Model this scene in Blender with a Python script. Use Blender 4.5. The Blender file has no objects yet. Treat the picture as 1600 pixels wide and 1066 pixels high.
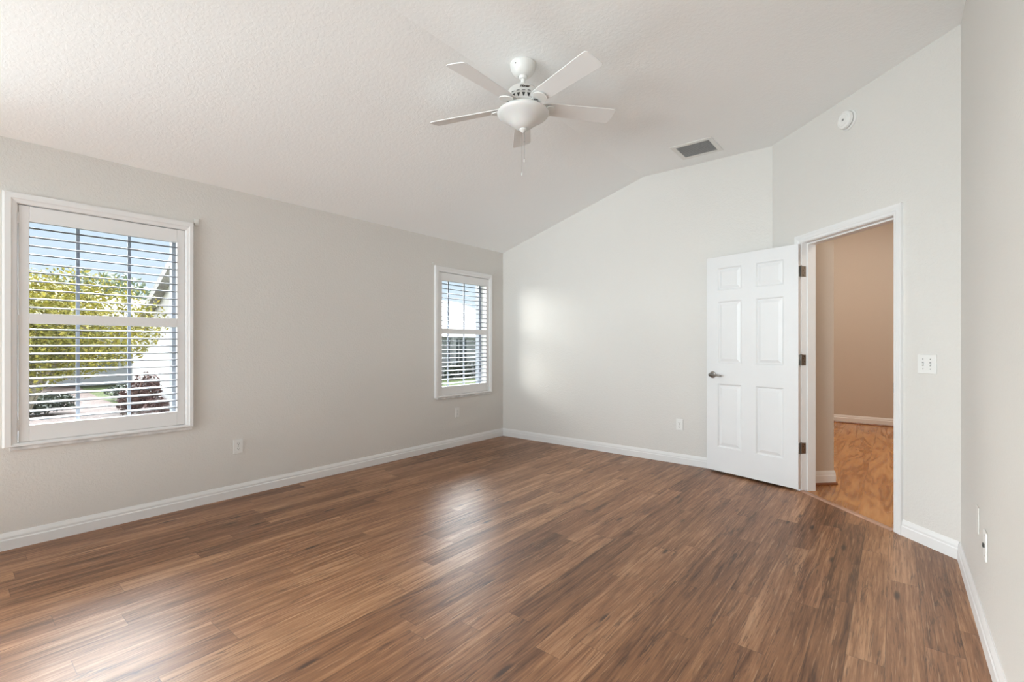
import bpy, bmesh, math, random
from mathutils import Vector, Matrix
random.seed(7)
sc = bpy.context.scene
COL = sc.collection
PI = math.pi

# ------------------------------------------------------------------ camera
F_PX, YAW, CX, HY = 735.36, 0.68142, 802.85, 539.19
cam_d = bpy.data.cameras.new('camera')
cam = bpy.data.objects.new('camera', cam_d); COL.objects.link(cam)
cam.location = (4.078, 0.0, 1.21)
cam.rotation_euler = (PI / 2, 0, YAW)
cam_d.sensor_width = 36.0
cam_d.lens = 36.0 * F_PX / 1600
cam_d.shift_x = -(CX - 800) / 1600
cam_d.shift_y = (HY - 533) / 1600
cam_d.clip_start = 0.02
cam_d.clip_end = 300
sc.camera = cam

# ------------------------------------------------------------------ exposure
vs = sc.view_settings
vs.view_transform = 'Standard'; vs.look = 'None'; vs.exposure = 0.16; vs.gamma = 1.0
vs.use_curve_mapping = False
cy = sc.cycles
cy.max_bounces = 12; cy.diffuse_bounces = 8; cy.glossy_bounces = 6; cy.transparent_max_bounces = 16
cy.sample_clamp_indirect = 6.0
cy.use_denoising = True
cy.caustics_reflective = False; cy.caustics_refractive = False

# ------------------------------------------------------------------ sky: pale blue, with a strong glow added on the street side for floor reflections
SKY_BASE, GLOW, GLOW_AZ, GLOW_EL, GLOW_W = 1.0, 48.0, 158.0, 36.0, (0.66, 0.93)
world = bpy.data.worlds.new('world'); sc.world = world
world.use_nodes = True
wt = world.node_tree; wt.nodes.clear()
w_out = wt.nodes.new('ShaderNodeOutputWorld'); w_bg = wt.nodes.new('ShaderNodeBackground')
w_tc = wt.nodes.new('ShaderNodeTexCoord'); w_sep = wt.nodes.new('ShaderNodeSeparateXYZ')
w_col = wt.nodes.new('ShaderNodeValToRGB'); w_dot = wt.nodes.new('ShaderNodeVectorMath'); w_dot.operation = 'DOT_PRODUCT'
w_col.color_ramp.elements[0].position = 0.0; w_col.color_ramp.elements[0].color = (0.80, 0.90, 1.0, 1)
w_col.color_ramp.elements[1].position = 0.18; w_col.color_ramp.elements[1].color = (0.66, 0.80, 0.96, 1)
_e = w_col.color_ramp.elements.new(0.36); _e.color = (0.92, 0.96, 1.0, 1)
_az, _el = math.radians(GLOW_AZ), math.radians(GLOW_EL)
w_dot.inputs[1].default_value = (math.cos(_az) * math.cos(_el), math.sin(_az) * math.cos(_el), math.sin(_el))
w_g = wt.nodes.new('ShaderNodeMapRange'); w_g.interpolation_type = 'SMOOTHSTEP'
w_g.inputs['From Min'].default_value = GLOW_W[0]; w_g.inputs['From Max'].default_value = GLOW_W[1]
w_h = wt.nodes.new('ShaderNodeMapRange'); w_h.interpolation_type = 'SMOOTHSTEP'     # the added glow starts some way above the roofs
w_h.inputs['From Min'].default_value = 0.235; w_h.inputs['From Max'].default_value = 0.34
w_m = wt.nodes.new('ShaderNodeMath'); w_m.operation = 'MULTIPLY'
w_s = wt.nodes.new('ShaderNodeMath'); w_s.operation = 'MULTIPLY_ADD'; w_s.inputs[1].default_value = GLOW; w_s.inputs[2].default_value = SKY_BASE
wt.links.new(w_tc.outputs['Generated'], w_sep.inputs[0]); wt.links.new(w_tc.outputs['Generated'], w_dot.inputs[0])
wt.links.new(w_sep.outputs['Z'], w_col.inputs[0]); wt.links.new(w_sep.outputs['Z'], w_h.inputs['Value'])
wt.links.new(w_dot.outputs['Value'], w_g.inputs['Value'])
wt.links.new(w_g.outputs[0], w_m.inputs[0]); wt.links.new(w_h.outputs[0], w_m.inputs[1]); wt.links.new(w_m.outputs[0], w_s.inputs[0])
wt.links.new(w_col.outputs[0], w_bg.inputs['Color']); wt.links.new(w_s.outputs[0], w_bg.inputs['Strength'])
wt.links.new(w_bg.outputs[0], w_out.inputs['Surface'])

def light(name, kind, loc, rot, energy, color=(1, 1, 1), **kw):
    d = bpy.data.lights.new(name, kind); d.energy = energy; d.color = color
    for k, v in kw.items(): setattr(d, k, v)
    o = bpy.data.objects.new(name, d); COL.objects.link(o)
    o.location = loc; o.rotation_euler = rot
    return o
# hazy low sun over the street, raking along the front of the house
SUN_AZ, SUN_EL = math.radians(225), math.radians(9)
_sd = Vector((-math.cos(SUN_AZ) * math.cos(SUN_EL), -math.sin(SUN_AZ) * math.cos(SUN_EL), -math.sin(SUN_EL)))
light('sun', 'SUN', (-20, -20, 8), _sd.to_track_quat('-Z', 'Y').to_euler(), 3.9, (1.0, 0.97, 0.92), angle=math.radians(28))
# added fill lights outside the added door in the window wall, one aimed upward
light('left_fill_level', 'AREA', (-0.45, -0.98, 1.15), (0, -PI / 2, 0), 10, (0.88, 0.95, 1.0), shape='RECTANGLE', size=2.1, size_y=1.55)
light('left_fill_up', 'AREA', (-0.75, -0.98, -0.1), (0, math.radians(-128), 0), 90, (0.88, 0.95, 1.0), shape='RECTANGLE', size=1.0, size_y=1.55)
# added fill lights outside the added door behind the camera, one from below
light('rear_fill_up', 'AREA', (3.6, -12.0, -1.0), (math.radians(104), 0, 0), 1420, (0.88, 0.95, 1.0), shape='RECTANGLE', size=11.0, size_y=2.4)
light('rear_fill_level', 'AREA', (0.6, -6.0, 1.6), (math.radians(88), 0, math.radians(-8)), 480, (0.88, 0.95, 1.0), shape='RECTANGLE', size=3.6, size_y=2.0)
# hall ceiling lamp, out of sight above the far end of the hall
light('hall_lamp', 'AREA', (3.4, 7.0, 3.38), (0, 0, 0), 52, (1.0, 0.90, 0.78), shape='DISK', size=0.5)
light('stub_wall_fill', 'AREA', (5.1, 4.4, 2.99), (0, 0, 0), 17, (1.0, 0.90, 0.78), shape='DISK', size=0.5)  # extra fill added to brighten the stub wall

# ------------------------------------------------------------------ materials
def mat(name):
    m = bpy.data.materials.new(name); m.use_nodes = True
    return m, m.node_tree, m.node_tree.nodes['Principled BSDF']
class NT:
    """tiny helper to write node graphs"""
    def __init__(s, t): s.t = t
    def new(s, kind, **kw):
        n = s.t.nodes.new(kind)
        for k, v in kw.items(): setattr(n, k, v)
        return n
    def put(s, sock, v):
        if isinstance(v, bpy.types.NodeSocket): s.t.links.new(v, sock)
        else: sock.default_value = v
    def m(s, op, a, b=None, c=None):
        n = s.new('ShaderNodeMath', operation=op)
        s.put(n.inputs[0], a)
        if b is not None: s.put(n.inputs[1], b)
        if c is not None: s.put(n.inputs[2], c)
        return n.outputs[0]
    def xyz(s, x, y, z):
        n = s.new('ShaderNodeCombineXYZ')
        for i, v in enumerate((x, y, z)): s.put(n.inputs[i], v)
        return n.outputs[0]
    def noise(s, vec, scale, detail=3, rough=0.5, dist=0.0):
        n = s.new('ShaderNodeTexNoise'); s.put(n.inputs['Vector'], vec)
        n.inputs['Scale'].default_value = scale; n.inputs['Detail'].default_value = detail
        n.inputs['Roughness'].default_value = rough; n.inputs['Distortion'].default_value = dist
        return n.outputs['Fac']
    def rng(s, v, a, b, c, d, smooth=False):
        n = s.new('ShaderNodeMapRange'); s.put(n.inputs['Value'], v)
        if smooth: n.interpolation_type = 'SMOOTHSTEP'
        for k, q in zip(('From Min', 'From Max', 'To Min', 'To Max'), (a, b, c, d)): s.put(n.inputs[k], q)
        return n.outputs[0]
    def ramp(s, v, stops):
        n = s.new('ShaderNodeValToRGB'); s.put(n.inputs[0], v)
        r = n.color_ramp
        while len(r.elements) < len(stops): r.elements.new(0.5)
        for e, (p, c) in zip(r.elements, stops): e.position = p; e.color = (*c, 1)
        return n.outputs[0]
    def mix(s, f, a, b, mode='MIX'):
        n = s.new('ShaderNodeMix', data_type='RGBA', blend_type=mode)
        s.put(n.inputs[0], f)
        for i, v in ((6, a), (7, b)):
            s.put(n.inputs[i], v if isinstance(v, bpy.types.NodeSocket) else (*v, 1))
        return n.outputs[2]
    def bump(s, h, strength, dist):
        n = s.new('ShaderNodeBump'); s.put(n.inputs['Height'], h)
        n.inputs['Strength'].default_value = strength; n.inputs['Distance'].default_value = dist
        return n.outputs[0]
    def coord(s): return s.new('ShaderNodeTexCoord').outputs['Object']

def plain(name, col, rough=0.5, metal=0.0, spec=0.5, vary=0.03, scale=6.0, bump=None):
    m, t, b = mat(name); n = NT(t); c = n.coord()
    f = n.noise(c, scale, 3)
    dark = tuple(x * (1 - vary) for x in col); lite = tuple(min(1, x * (1 + vary)) for x in col)
    t.links.new(n.ramp(f, [(0.3, dark), (0.7, lite)]), b.inputs['Base Color'])
    b.inputs['Roughness'].default_value = rough; b.inputs['Metallic'].default_value = metal
    b.inputs['Specular IOR Level'].default_value = spec
    if bump:
        sc_, st, di = bump
        t.links.new(n.bump(n.noise(c, sc_, 2), st, di), b.inputs['Normal'])
    return m
def plaster(name, col, scale, strength, dist, rough=0.55, lo=0.42, hi=0.6, spec=0.35):
    m, t, b = mat(name); n = NT(t); c = n.coord()
    h = n.noise(c, scale, 3, 0.55, 0.6)
    h2 = n.rng(h, lo, hi, 0, 1, True)
    h3 = n.m('ADD', h2, n.m('MULTIPLY', n.noise(c, scale * 3.1, 2), 0.35))
    t.links.new(n.bump(h3, strength, dist), b.inputs['Normal'])
    f = n.noise(c, 0.9, 3)
    t.links.new(n.ramp(f, [(0.35, tuple(x * 0.985 for x in col)), (0.65, col)]), b.inputs['Base Color'])
    b.inputs['Roughness'].default_value = rough; b.inputs['Specular IOR Level'].default_value = spec
    return m
def planks(name, W, L, x0, stops, hue, rough, grain, seam=0.55, swirl=False):
    m, t, b = mat(name); n = NT(t)
    sp = n.new('ShaderNodeSeparateXYZ'); t.links.new(n.coord(), sp.inputs[0])
    x, y = sp.outputs[0], sp.outputs[1]
    u = n.m('DIVIDE', n.m('SUBTRACT', x, x0), W)
    row = n.m('FLOOR', u); fu = n.m('FRACT', u)
    wn = n.new('ShaderNodeTexWhiteNoise', noise_dimensions='1D'); t.links.new(row, wn.inputs['W'])
    v = n.m('ADD', n.m('DIVIDE', y, L), n.m('MULTIPLY', wn.outputs['Value'], 7.0))
    idx = n.m('FLOOR', v); fv = n.m('FRACT', v)
    w2 = n.new('ShaderNodeTexWhiteNoise', noise_dimensions='2D'); t.links.new(n.xyz(row, idx, 0), w2.inputs['Vector'])
    s2 = n.new('ShaderNodeSeparateColor'); t.links.new(w2.outputs['Color'], s2.inputs[0])
    r1, r2, r3 = w2.outputs['Value'], s2.outputs[1], s2.outputs[2]
    sx = n.m('ADD', x, n.m('MULTIPLY', r1, 31.0)); sy = n.m('ADD', y, n.m('MULTIPLY', r2, 17.0))
    if swirl:
        g1 = n.noise(n.xyz(n.m('MULTIPLY', sx, 7.0), n.m('MULTIPLY', sy, 0.9), r3), 1.0, 2, 0.45, 1.0)
        w = n.m('SINE', n.m('MULTIPLY', g1, 24.0))
        g = n.rng(w, -1, 1, 0.25, 0.75)
        g = n.m('ADD', n.m('MULTIPLY', g, 0.55), n.m('MULTIPLY', n.noise(n.xyz(n.m('MULTIPLY', sx, 70), n.m('MULTIPLY', sy, 4), r3), 1.0, 2), 0.45))
    else:
        # wandering fine grain, broad streaks, dark pith cracks and knots
        wob = n.m('MULTIPLY', n.m('SUBTRACT', n.noise(n.xyz(n.m('MULTIPLY', sx, 7), n.m('MULTIPLY', sy, 1.5), r3), 1.0, 2), 0.5), 0.028)
        gx = n.m('ADD', sx, wob)
        g1 = n.noise(n.xyz(n.m('MULTIPLY', gx, 95), n.m('MULTIPLY', sy, 3.6), r3), 1.0, 5, 0.7)
        g2 = n.noise(n.xyz(n.m('MULTIPLY', gx, 26), n.m('MULTIPLY', sy, 1.3), r3), 1.0, 4, 0.6, 0.4)
        g = n.m('ADD', n.m('MULTIPLY', g1, 0.55), n.m('MULTIPLY', g2, 0.45))
    g = n.m('ADD', g, n.m('MULTIPLY', n.m('SUBTRACT', r1, 0.5), grain))
    col = n.ramp(g, stops)
    col = n.mix(n.rng(r2, 0.3, 1.0, 0.0, 0.55), col, n.mix(1.0, col, hue, 'MULTIPLY'))
    if not swirl:
        cr = n.noise(n.xyz(n.m('MULTIPLY', gx, 17), n.m('MULTIPLY', sy, 1.1), n.m('ADD', r3, 4.0)), 1.0, 5, 0.62, 0.5)
        crack = n.m('MULTIPLY', n.rng(n.m('ABSOLUTE', n.m('SUBTRACT', cr, 0.5)), 0.0, 0.026, 1, 0, True), n.rng(n.noise(n.xyz(n.m('MULTIPLY', sx, 5), n.m('MULTIPLY', sy, 2.2), r1), 1.0, 2), 0.48, 0.62, 0, 0.68))
        col = n.mix(crack, col, (0.035, 0.016, 0.009))
        pore = n.rng(n.noise(n.xyz(n.m('MULTIPLY', gx, 210), n.m('MULTIPLY', sy, 8.0), r3), 1.0, 2, 0.5), 0.60, 0.70, 0, 0.6, True)
        col = n.mix(pore, col, (0.06, 0.026, 0.012))
        pale = n.rng(n.noise(n.xyz(n.m('MULTIPLY', gx, 150), n.m('MULTIPLY', sy, 5.0), n.m('ADD', r3, 9.0)), 1.0, 2, 0.5), 0.62, 0.72, 0, 0.45, True)
        col = n.mix(pale, col, (0.52, 0.32, 0.19))
        vo = n.new('ShaderNodeTexVoronoi', feature='F1'); vo.inputs['Scale'].default_value = 1.0
        t.links.new(n.xyz(n.m('MULTIPLY', gx, 9.5), n.m('MULTIPLY', sy, 2.3), n.m('MULTIPLY', r3, 3)), vo.inputs['Vector'])
        vs_ = n.new('ShaderNodeSeparateColor'); t.links.new(vo.outputs['Color'], vs_.inputs[0])
        knot = n.m('MULTIPLY', n.rng(vo.outputs['Distance'], 0.05, 0.17, 1, 0, True), n.rng(vs_.outputs[0], 0.46, 0.54, 0, 0.85))
        col = n.mix(knot, col, (0.03, 0.014, 0.008))
    du = n.m('MULTIPLY', n.m('MINIMUM', fu, n.m('SUBTRACT', 1.0, fu)), W)
    dv = n.m('MULTIPLY', n.m('MINIMUM', fv, n.m('SUBTRACT', 1.0, fv)), L)
    gap = n.m('MULTIPLY', n.rng(n.m('MINIMUM', du, dv), 0.0004, 0.0016, 1, 0), seam)
    col = n.mix(gap, col, (0.03, 0.015, 0.009))
    t.links.new(col, b.inputs['Base Color'])
    t.links.new(n.rng(g, 0.3, 0.7, rough + 0.05, rough - 0.03), b.inputs['Roughness'])
    hgt = n.m('SUBTRACT', n.m('MULTIPLY', g, 0.35), gap)
    t.links.new(n.bump(hgt, 0.12, 0.0015), b.inputs['Normal'])
    b.inputs['Specular IOR Level'].default_value = 0.5
    return m

M = {}
M['wall'] = plaster('wall_paint', (0.685, 0.668, 0.638), 62, 0.30, 0.0022)
M['ceiling'] = plaster('ceiling_texture', (0.91, 0.925, 0.925), 46, 0.19, 0.0025, 0.8, 0.44, 0.58, 0.2)
M['hall'] = plaster('hall_paint', (0.57, 0.505, 0.435), 62, 0.15, 0.002)
M['trim'] = plain('white_trim_paint', (0.77, 0.772, 0.77), 0.35, vary=0.01)
M['door'] = plain('white_door_paint', (0.735, 0.74, 0.745), 0.4, vary=0.01)
M['shutter'] = plain('shutter_white', (0.77, 0.77, 0.77), 0.4, vary=0.01)
M['louver'] = plain('louver_shaded_grey', (0.17, 0.18, 0.20), 0.45, spec=0.25, vary=0.01)  # white louvers darkened: their backlit shade is put into the colour
M['plastic'] = plain('white_plastic', (0.77, 0.768, 0.75), 0.35, vary=0.01)
M['painted_plate'] = plain('plate_painted_over', (0.69, 0.675, 0.645), 0.5, vary=0.01)
M['slot'] = plain('dark_slots', (0.03, 0.03, 0.03), 0.6)
M['greyslot'] = plain('grey_recess', (0.30, 0.30, 0.29), 0.6)
M['nickel'] = plain('brushed_nickel', (0.30, 0.285, 0.265), 0.28, 1.0, vary=0.05, scale=40)
M['darkmetal'] = plain('aged_metal', (0.10, 0.085, 0.075), 0.4, 0.8, vary=0.2, scale=60)
M['fanwhite'] = plain('fan_white_enamel', (0.74, 0.74, 0.72), 0.3, vary=0.01)
M['blade'] = plain('fan_blade_white', (0.80, 0.80, 0.795), 0.45, vary=0.01)
M['ink'] = plain('dark_brown_lettering', (0.045, 0.03, 0.02), 0.4)
M['marble'] = plain('marble_sill', (0.62, 0.61, 0.60), 0.25, vary=0.22, scale=14)
M['alu'] = plain('window_frame_paint', (0.24, 0.265, 0.31), 0.4, vary=0.03)
M['ventgrey'] = plain('vent_shadow_grey', (0.36, 0.36, 0.36), 0.7)
M['threshold'] = plain('threshold_wood', (0.40, 0.235, 0.165), 0.35, vary=0.15, scale=30)
M['shoe'] = plain('brown_shoe_wood', (0.22, 0.085, 0.035), 0.35, vary=0.2, scale=30)
M['floor'] = planks('laminate_floor', 0.121, 1.21, 3.2 - 0.121 * 40,
    [(0.31, (0.075, 0.029, 0.010)), (0.43, (0.19, 0.083, 0.035)), (0.54, (0.29, 0.135, 0.060)), (0.67, (0.48, 0.262, 0.135))],
    (0.88, 0.83, 0.86), 0.39, 0.15)
M['hallfloor'] = planks('hall_laminate', 0.19, 1.3, 0.07,
    [(0.25, (0.27, 0.105, 0.028)), (0.5, (0.46, 0.21, 0.068)), (0.75, (0.62, 0.33, 0.13))], (0.92, 0.88, 0.84), 0.24, 0.10, 0.45, True)
# glass: clear sheet with a fresnel glaze
gm = bpy.data.materials.new('clear_glass'); gm.use_nodes = True; gt = gm.node_tree; gt.nodes.clear()
_n = NT(gt); _o = gt.nodes.new('ShaderNodeOutputMaterial'); _tr = gt.nodes.new('ShaderNodeBsdfTransparent'); _gl = gt.nodes.new('ShaderNodeBsdfGlossy')
_tr.inputs[0].default_value = (0.97, 0.985, 0.98, 1); _gl.inputs['Roughness'].default_value = 0.02
_lw = gt.nodes.new('ShaderNodeLayerWeight'); _lw.inputs['Blend'].default_value = 0.5; _mx = gt.nodes.new('ShaderNodeMixShader')
_fr = _n.m('ADD', 0.02, _n.m('MULTIPLY', 0.48, _n.m('POWER', _lw.outputs['Facing'], 5.0)))
gt.links.new(_fr, _mx.inputs[0]); gt.links.new(_tr.outputs[0], _mx.inputs[1]); gt.links.new(_gl.outputs[0], _mx.inputs[2]); gt.links.new(_mx.outputs[0], _o.inputs[0])
M['glass'] = gm
# frosted bowl
M['frost'] = plain('frosted_glass_bowl', (0.70, 0.70, 0.69), 0.45, vary=0.02)
M['frost'].node_tree.nodes['Principled BSDF'].inputs['Subsurface Weight'].default_value = 0.15
# outdoors
def leafmat(name, a, b_, c_):
    m, t, b = mat(name); n = NT(t)
    oi = n.new('ShaderNodeTexCoord').outputs['Object']
    f = n.noise(oi, 9.0, 4, 0.7)
    t.links.new(n.ramp(f, [(0.32, a), (0.5, b_), (0.68, c_)]), b.inputs['Base Color'])
    b.inputs['Roughness'].default_value = 0.6
    return m
M['leaf'] = leafmat('yellow_green_leaves', (0.075, 0.085, 0.010), (0.26, 0.235, 0.03), (0.50, 0.40, 0.075))
M['leaf_far'] = leafmat('grey_green_leaves', (0.10, 0.13, 0.08), (0.17, 0.21, 0.13), (0.26, 0.30, 0.20))
M['leaf_red'] = leafmat('purple_leaves', (0.05, 0.025, 0.025), (0.13, 0.06, 0.06), (0.24, 0.15, 0.12))
M['leaf_dark'] = leafmat('dark_shrub_leaves', (0.02, 0.03, 0.02), (0.05, 0.065, 0.045), (0.10, 0.12, 0.08))
M['bark'] = plain('grey_bark', (0.26, 0.22, 0.18), 0.8, vary=0.4, scale=20)
M['lawn'] = plain('lawn_grass', (0.04, 0.05, 0.02), 0.9, spec=0.03, vary=0.4, scale=8)
M['pavers'] = plain('pink_pavers', (0.062, 0.045, 0.040), 0.8, spec=0.03, vary=0.25, scale=5)
M['concrete'] = plain('pale_concrete', (0.25, 0.25, 0.245), 0.8, spec=0.03, vary=0.08, scale=4)
M['stucco'] = plain('white_stucco', (0.47, 0.475, 0.50), 0.8, vary=0.03, scale=3)
M['rooftile'] = plain('pale_roof_tiles', (0.56, 0.56, 0.565), 0.8, vary=0.10, scale=9)
M['rakegrey'] = plain('grey_roof_edge', (0.30, 0.30, 0.31), 0.8, vary=0.2, scale=14)
M['darkglass'] = plain('dark_house_window', (0.07, 0.085, 0.09), 0.15, vary=0.3, scale=2)
M['garage'] = plain('white_garage_door', (0.66, 0.665, 0.70), 0.6, vary=0.03)

# ------------------------------------------------------------------ mesh helpers
class MB:
    def __init__(s): s.v = []; s.f = []
    def add(s, verts, faces):
        k = len(s.v); s.v += [tuple(v) for v in verts]; s.f += [tuple(i + k for i in f) for f in faces]; return s
    def box(s, x0, x1, y0, y1, z0, z1, mtx=None):
        vs = [Vector((x, y, z)) for x in (x0, x1) for y in (y0, y1) for z in (z0, z1)]
        if mtx: vs = [mtx @ v for v in vs]
        return s.add(vs, [(0, 1, 3, 2), (4, 6, 7, 5), (0, 4, 5, 1), (2, 3, 7, 6), (0, 2, 6, 4), (1, 5, 7, 3)])
    def prism(s, poly, z0, z1):
        n = len(poly)
        vs = [(x, y, z0) for x, y in poly] + [(x, y, z1) for x, y in poly]
        return s.add(vs, [tuple(range(n)), tuple(range(n, 2 * n))] + [(i, (i + 1) % n, n + (i + 1) % n, n + i) for i in range(n)])
    def sweep(s, prof, a, b, out, up=Vector((0, 0, 1))):
        """2D profile (distance out, height) carried straight from a to b"""
        a, b, out = Vector(a), Vector(b), Vector(out); n = len(prof)
        vs = [p + out * d + up * h for p in (a, b) for d, h in prof]
        return s.add(vs, [tuple(range(n)), tuple(range(n, 2 * n))] + [(i, (i + 1) % n, n + (i + 1) % n, n + i) for i in range(n)])
    def lathe(s, prof, seg=40, c=(0, 0, 0), mtx=None):
        vs = []; fs = []; n = len(prof)
        for r, z in prof:
            for k in range(seg):
                a = 2 * PI * k / seg; vs.append(Vector((r * math.cos(a), r * math.sin(a), z)))
        for i in range(n - 1):
            for k in range(seg):
                fs.append((i * seg + k, i * seg + (k + 1) % seg, (i + 1) * seg + (k + 1) % seg, (i + 1) * seg + k))
        fs.append(tuple(range(seg))); fs.append(tuple(range((n - 1) * seg, n * seg)))
        if mtx: vs = [mtx @ v for v in vs]
        return s.add([v + Vector(c) for v in vs], fs)
    def tube(s, pts, r, seg=8):
        pts = [Vector(p) for p in pts]; rs = r if isinstance(r, (list, tuple)) else [r] * len(pts)
        vs = []; fs = []
        for i, p in enumerate(pts):
            d = (pts[min(i + 1, len(pts) - 1)] - pts[max(i - 1, 0)]).normalized()
            u = d.cross(Vector((0, 0, 1)))
            if u.length < 1e-3: u = d.cross(Vector((1, 0, 0)))
            u.normalize(); w = d.cross(u)
            for k in range(seg):
                a = 2 * PI * k / seg; vs.append(p + (u * math.cos(a) + w * math.sin(a)) * rs[i])
        for i in range(len(pts) - 1):
            for k in range(seg):
                fs.append((i * seg + k, i * seg + (k + 1) % seg, (i + 1) * seg + (k + 1) % seg, (i + 1) * seg + k))
        fs.append(tuple(range(seg))); fs.append(tuple(range((len(pts) - 1) * seg, len(pts) * seg)))
        return s.add(vs, fs)
    def build(s, name, m, parent=None, bevel=0, smooth=False, recalc=True, segs=2):
        me = bpy.data.meshes.new(name); me.from_pydata(s.v, [], s.f); me.validate()
        if recalc:
            bm = bmesh.new(); bm.from_mesh(me); bmesh.ops.recalc_face_normals(bm, faces=bm.faces); bm.to_mesh(me); bm.free()
        me.materials.append(m)
        o = bpy.data.objects.new(name, me); COL.objects.link(o)
        if parent: o.parent = parent
        if smooth:
            for p in me.polygons: p.use_smooth = True
            es = o.modifiers.new('edges', 'EDGE_SPLIT'); es.split_angle = math.radians(38)
        if bevel:
            bv = o.modifiers.new('bevel', 'BEVEL'); bv.width = bevel; bv.segments = segs; bv.limit_method = 'ANGLE'; bv.angle_limit = math.radians(40)
        return o
def tag(o, label=None, cat=None, group=None, kind=None):
    for k, v in (('label', label), ('category', cat), ('group', group), ('kind', kind)):
        if v: o[k] = v
    return o
def thing(name, label, cat, loc=(0, 0, 0), rotz=0, group=None, kind=None):
    o = bpy.data.objects.new(name, None); COL.objects.link(o)
    o.empty_display_size = 0.1; o.location = loc; o.rotation_euler = (0, 0, rotz)
    return tag(o, label, cat, group, kind)
def struct(o, label, cat): return tag(o, label, cat, kind='structure')
def copy_tree(o, parent=None):
    c = o.copy(); COL.objects.link(c); c.parent = parent
    for ch in list(o.children): copy_tree(ch, c)
    return c

# ------------------------------------------------------------------ room dimensions
YB, XW, YC, XA = 4.796, 4.363, 3.637, 3.212      # back wall, right wall, foot and head of the angled wall
ZL, ZR, XR, YR = 2.438, 3.015, 1.986, -1.9       # eave height, flat ceiling, fold line, wall behind the camera
Q = math.sqrt(0.5)
def P(t, o=0.0):
    """point of the angled wall: t along it from the right wall, o out into the room"""
    return (XW - t * Q - o * Q, YC + t * Q - o * Q)
def P3(t, o, z): return Vector((*P(t, o), z))
W1, W2 = 0.253, 3.589                              # left edges of the two window casings
WT = 0.20                                          # thickness of the window wall

# ------------------------------------------------------------------ shell
struct(MB().prism([(0, YR), (XW, YR), P(0), P(1.628), (0, YB)], -0.08, 0.0).build('floor', M['floor']), 'brown wood-look laminate floor of the empty bedroom', 'floor')
def ceil_z(x): return ZL + (ZR - ZL) * min(1, max(0, x / XR))
cb = MB(); prof = [(-WT, ZL - WT * (ZR - ZL) / XR), (XR, ZR), (4.55, ZR), (4.55, ZR + 0.15), (XR, ZR + 0.15), (-WT, ZL + 0.1)]
n_ = len(prof); ya, yb = YR - 0.15, 4.923
cb.add([(x, ya, z) for x, z in prof] + [(x, yb, z) for x, z in prof], [tuple(range(n_)), tuple(range(n_, 2 * n_))] + [(i, (i + 1) % n_, n_ + (i + 1) % n_, n_ + i) for i in range(n_)])
struct(cb.build('ceiling', M['ceiling']), 'textured white ceiling sloping up from the window wall to a flat part', 'ceiling')
# window wall with its two openings
wl = MB(); holes = [(W1 + 0.062, W1 + 0.905), (W2 + 0.062, W2 + 0.905)]; HZ0, HZ1 = 0.622, 2.058
PD0, PD1, PDZ = -1.72, -0.25, 2.2                      # opening of the added glass door, out of the picture
ys = [PD1] + [v for h in holes for v in h] + [YB + 0.127]
wl.box(-WT, 0, YR, PD0, -0.08, ZL); wl.box(-WT, 0, PD0, PD1, PDZ, ZL)
for i in range(len(ys) - 1):
    if i % 2 == 0: wl.box(-WT, 0, ys[i], ys[i + 1], -0.08, ZL)
    else:
        wl.box(-WT, 0, ys[i], ys[i + 1], -0.08, HZ0); wl.box(-WT, 0, ys[i], ys[i + 1], HZ1, ZL)
struct(wl.build('wall_left', M['wall']), 'long greige wall with the two shuttered windows', 'wall')
# back wall follows the ceiling line
wb = MB(); pr = [(0, -0.08), (XA + 0.0, -0.08), (XA + 0.0, ZR), (XR, ZR), (0, ZL)]; n_ = len(pr)
wb.add([(x, YB, z) for x, z in pr] + [(x, YB + 0.127, z) for x, z in pr], [tuple(range(n_)), tuple(range(n_, 2 * n_))] + [(i, (i + 1) % n_, n_ + (i + 1) % n_, n_ + i) for i in range(n_)])
struct(wb.build('wall_back', M['wall']), 'greige wall at the far end behind the open door', 'wall')
# angled wall with the door opening
T0, T1, ZH = 0.397, 1.272, 2.068
wc = MB()
wc.prism([P(T1), P(1.6275), (XA, YB), (XA, YB + 0.127), P(1.41, -0.4145), P(1.41, -0.115), P(T1, -0.115)], -0.08, ZR)
wc.prism([P(0), P(T0), P(T0, -0.115), P(-0.048, -0.115)], -0.08, ZR)
wc.prism([P(T0), P(T1), P(T1, -0.115), P(T0, -0.115)], ZH, ZR)
struct(wc.build('wall_corner', M['wall']), 'greige angled corner wall holding the doorway', 'wall')
struct(MB().prism([(XW, YR), (4.48, YR), P(-0.048, -0.115), P(0)], -0.08, ZR).build('wall_right', M['wall']), 'pale wall running off at the right edge', 'wall')
# wall behind the camera, with a wide glass door added for fill light
wr = MB(); RX0, RX1, RZ = 0.45, 3.85, 2.3
def yprism(mb, pr, y0, y1):
    n = len(pr); return mb.add([(x, y0, z) for x, z in pr] + [(x, y1, z) for x, z in pr], [tuple(range(n)), tuple(range(n, 2 * n))] + [(i, (i + 1) % n, n + (i + 1) % n, n + i) for i in range(n)])
yprism(wr, [(0, -0.08), (RX0, -0.08), (RX0, ceil_z(RX0)), (0, ZL)], YR - 0.15, YR)
yprism(wr, [(RX0, RZ), (RX1, RZ), (RX1, ZR), (XR, ZR), (RX0, ceil_z(RX0))], YR - 0.15, YR)
yprism(wr, [(RX1, -0.08), (XW + 0.117, -0.08), (XW + 0.117, ZR), (RX1, ZR)], YR - 0.15, YR)
struct(wr.build('wall_rear', M['wall']), 'greige wall behind the viewpoint', 'wall')
w4 = thing('added_window_4', 'wide glass door added behind the viewpoint to let fill light in', 'window', (0, YR - 0.08, 0), kind='structure')
fb = MB()
for x in (RX0, (RX0 + RX1) / 2 - 0.03, RX1 - 0.06): fb.box(x, x + 0.06, -0.03, 0.03, 0, RZ)
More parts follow.
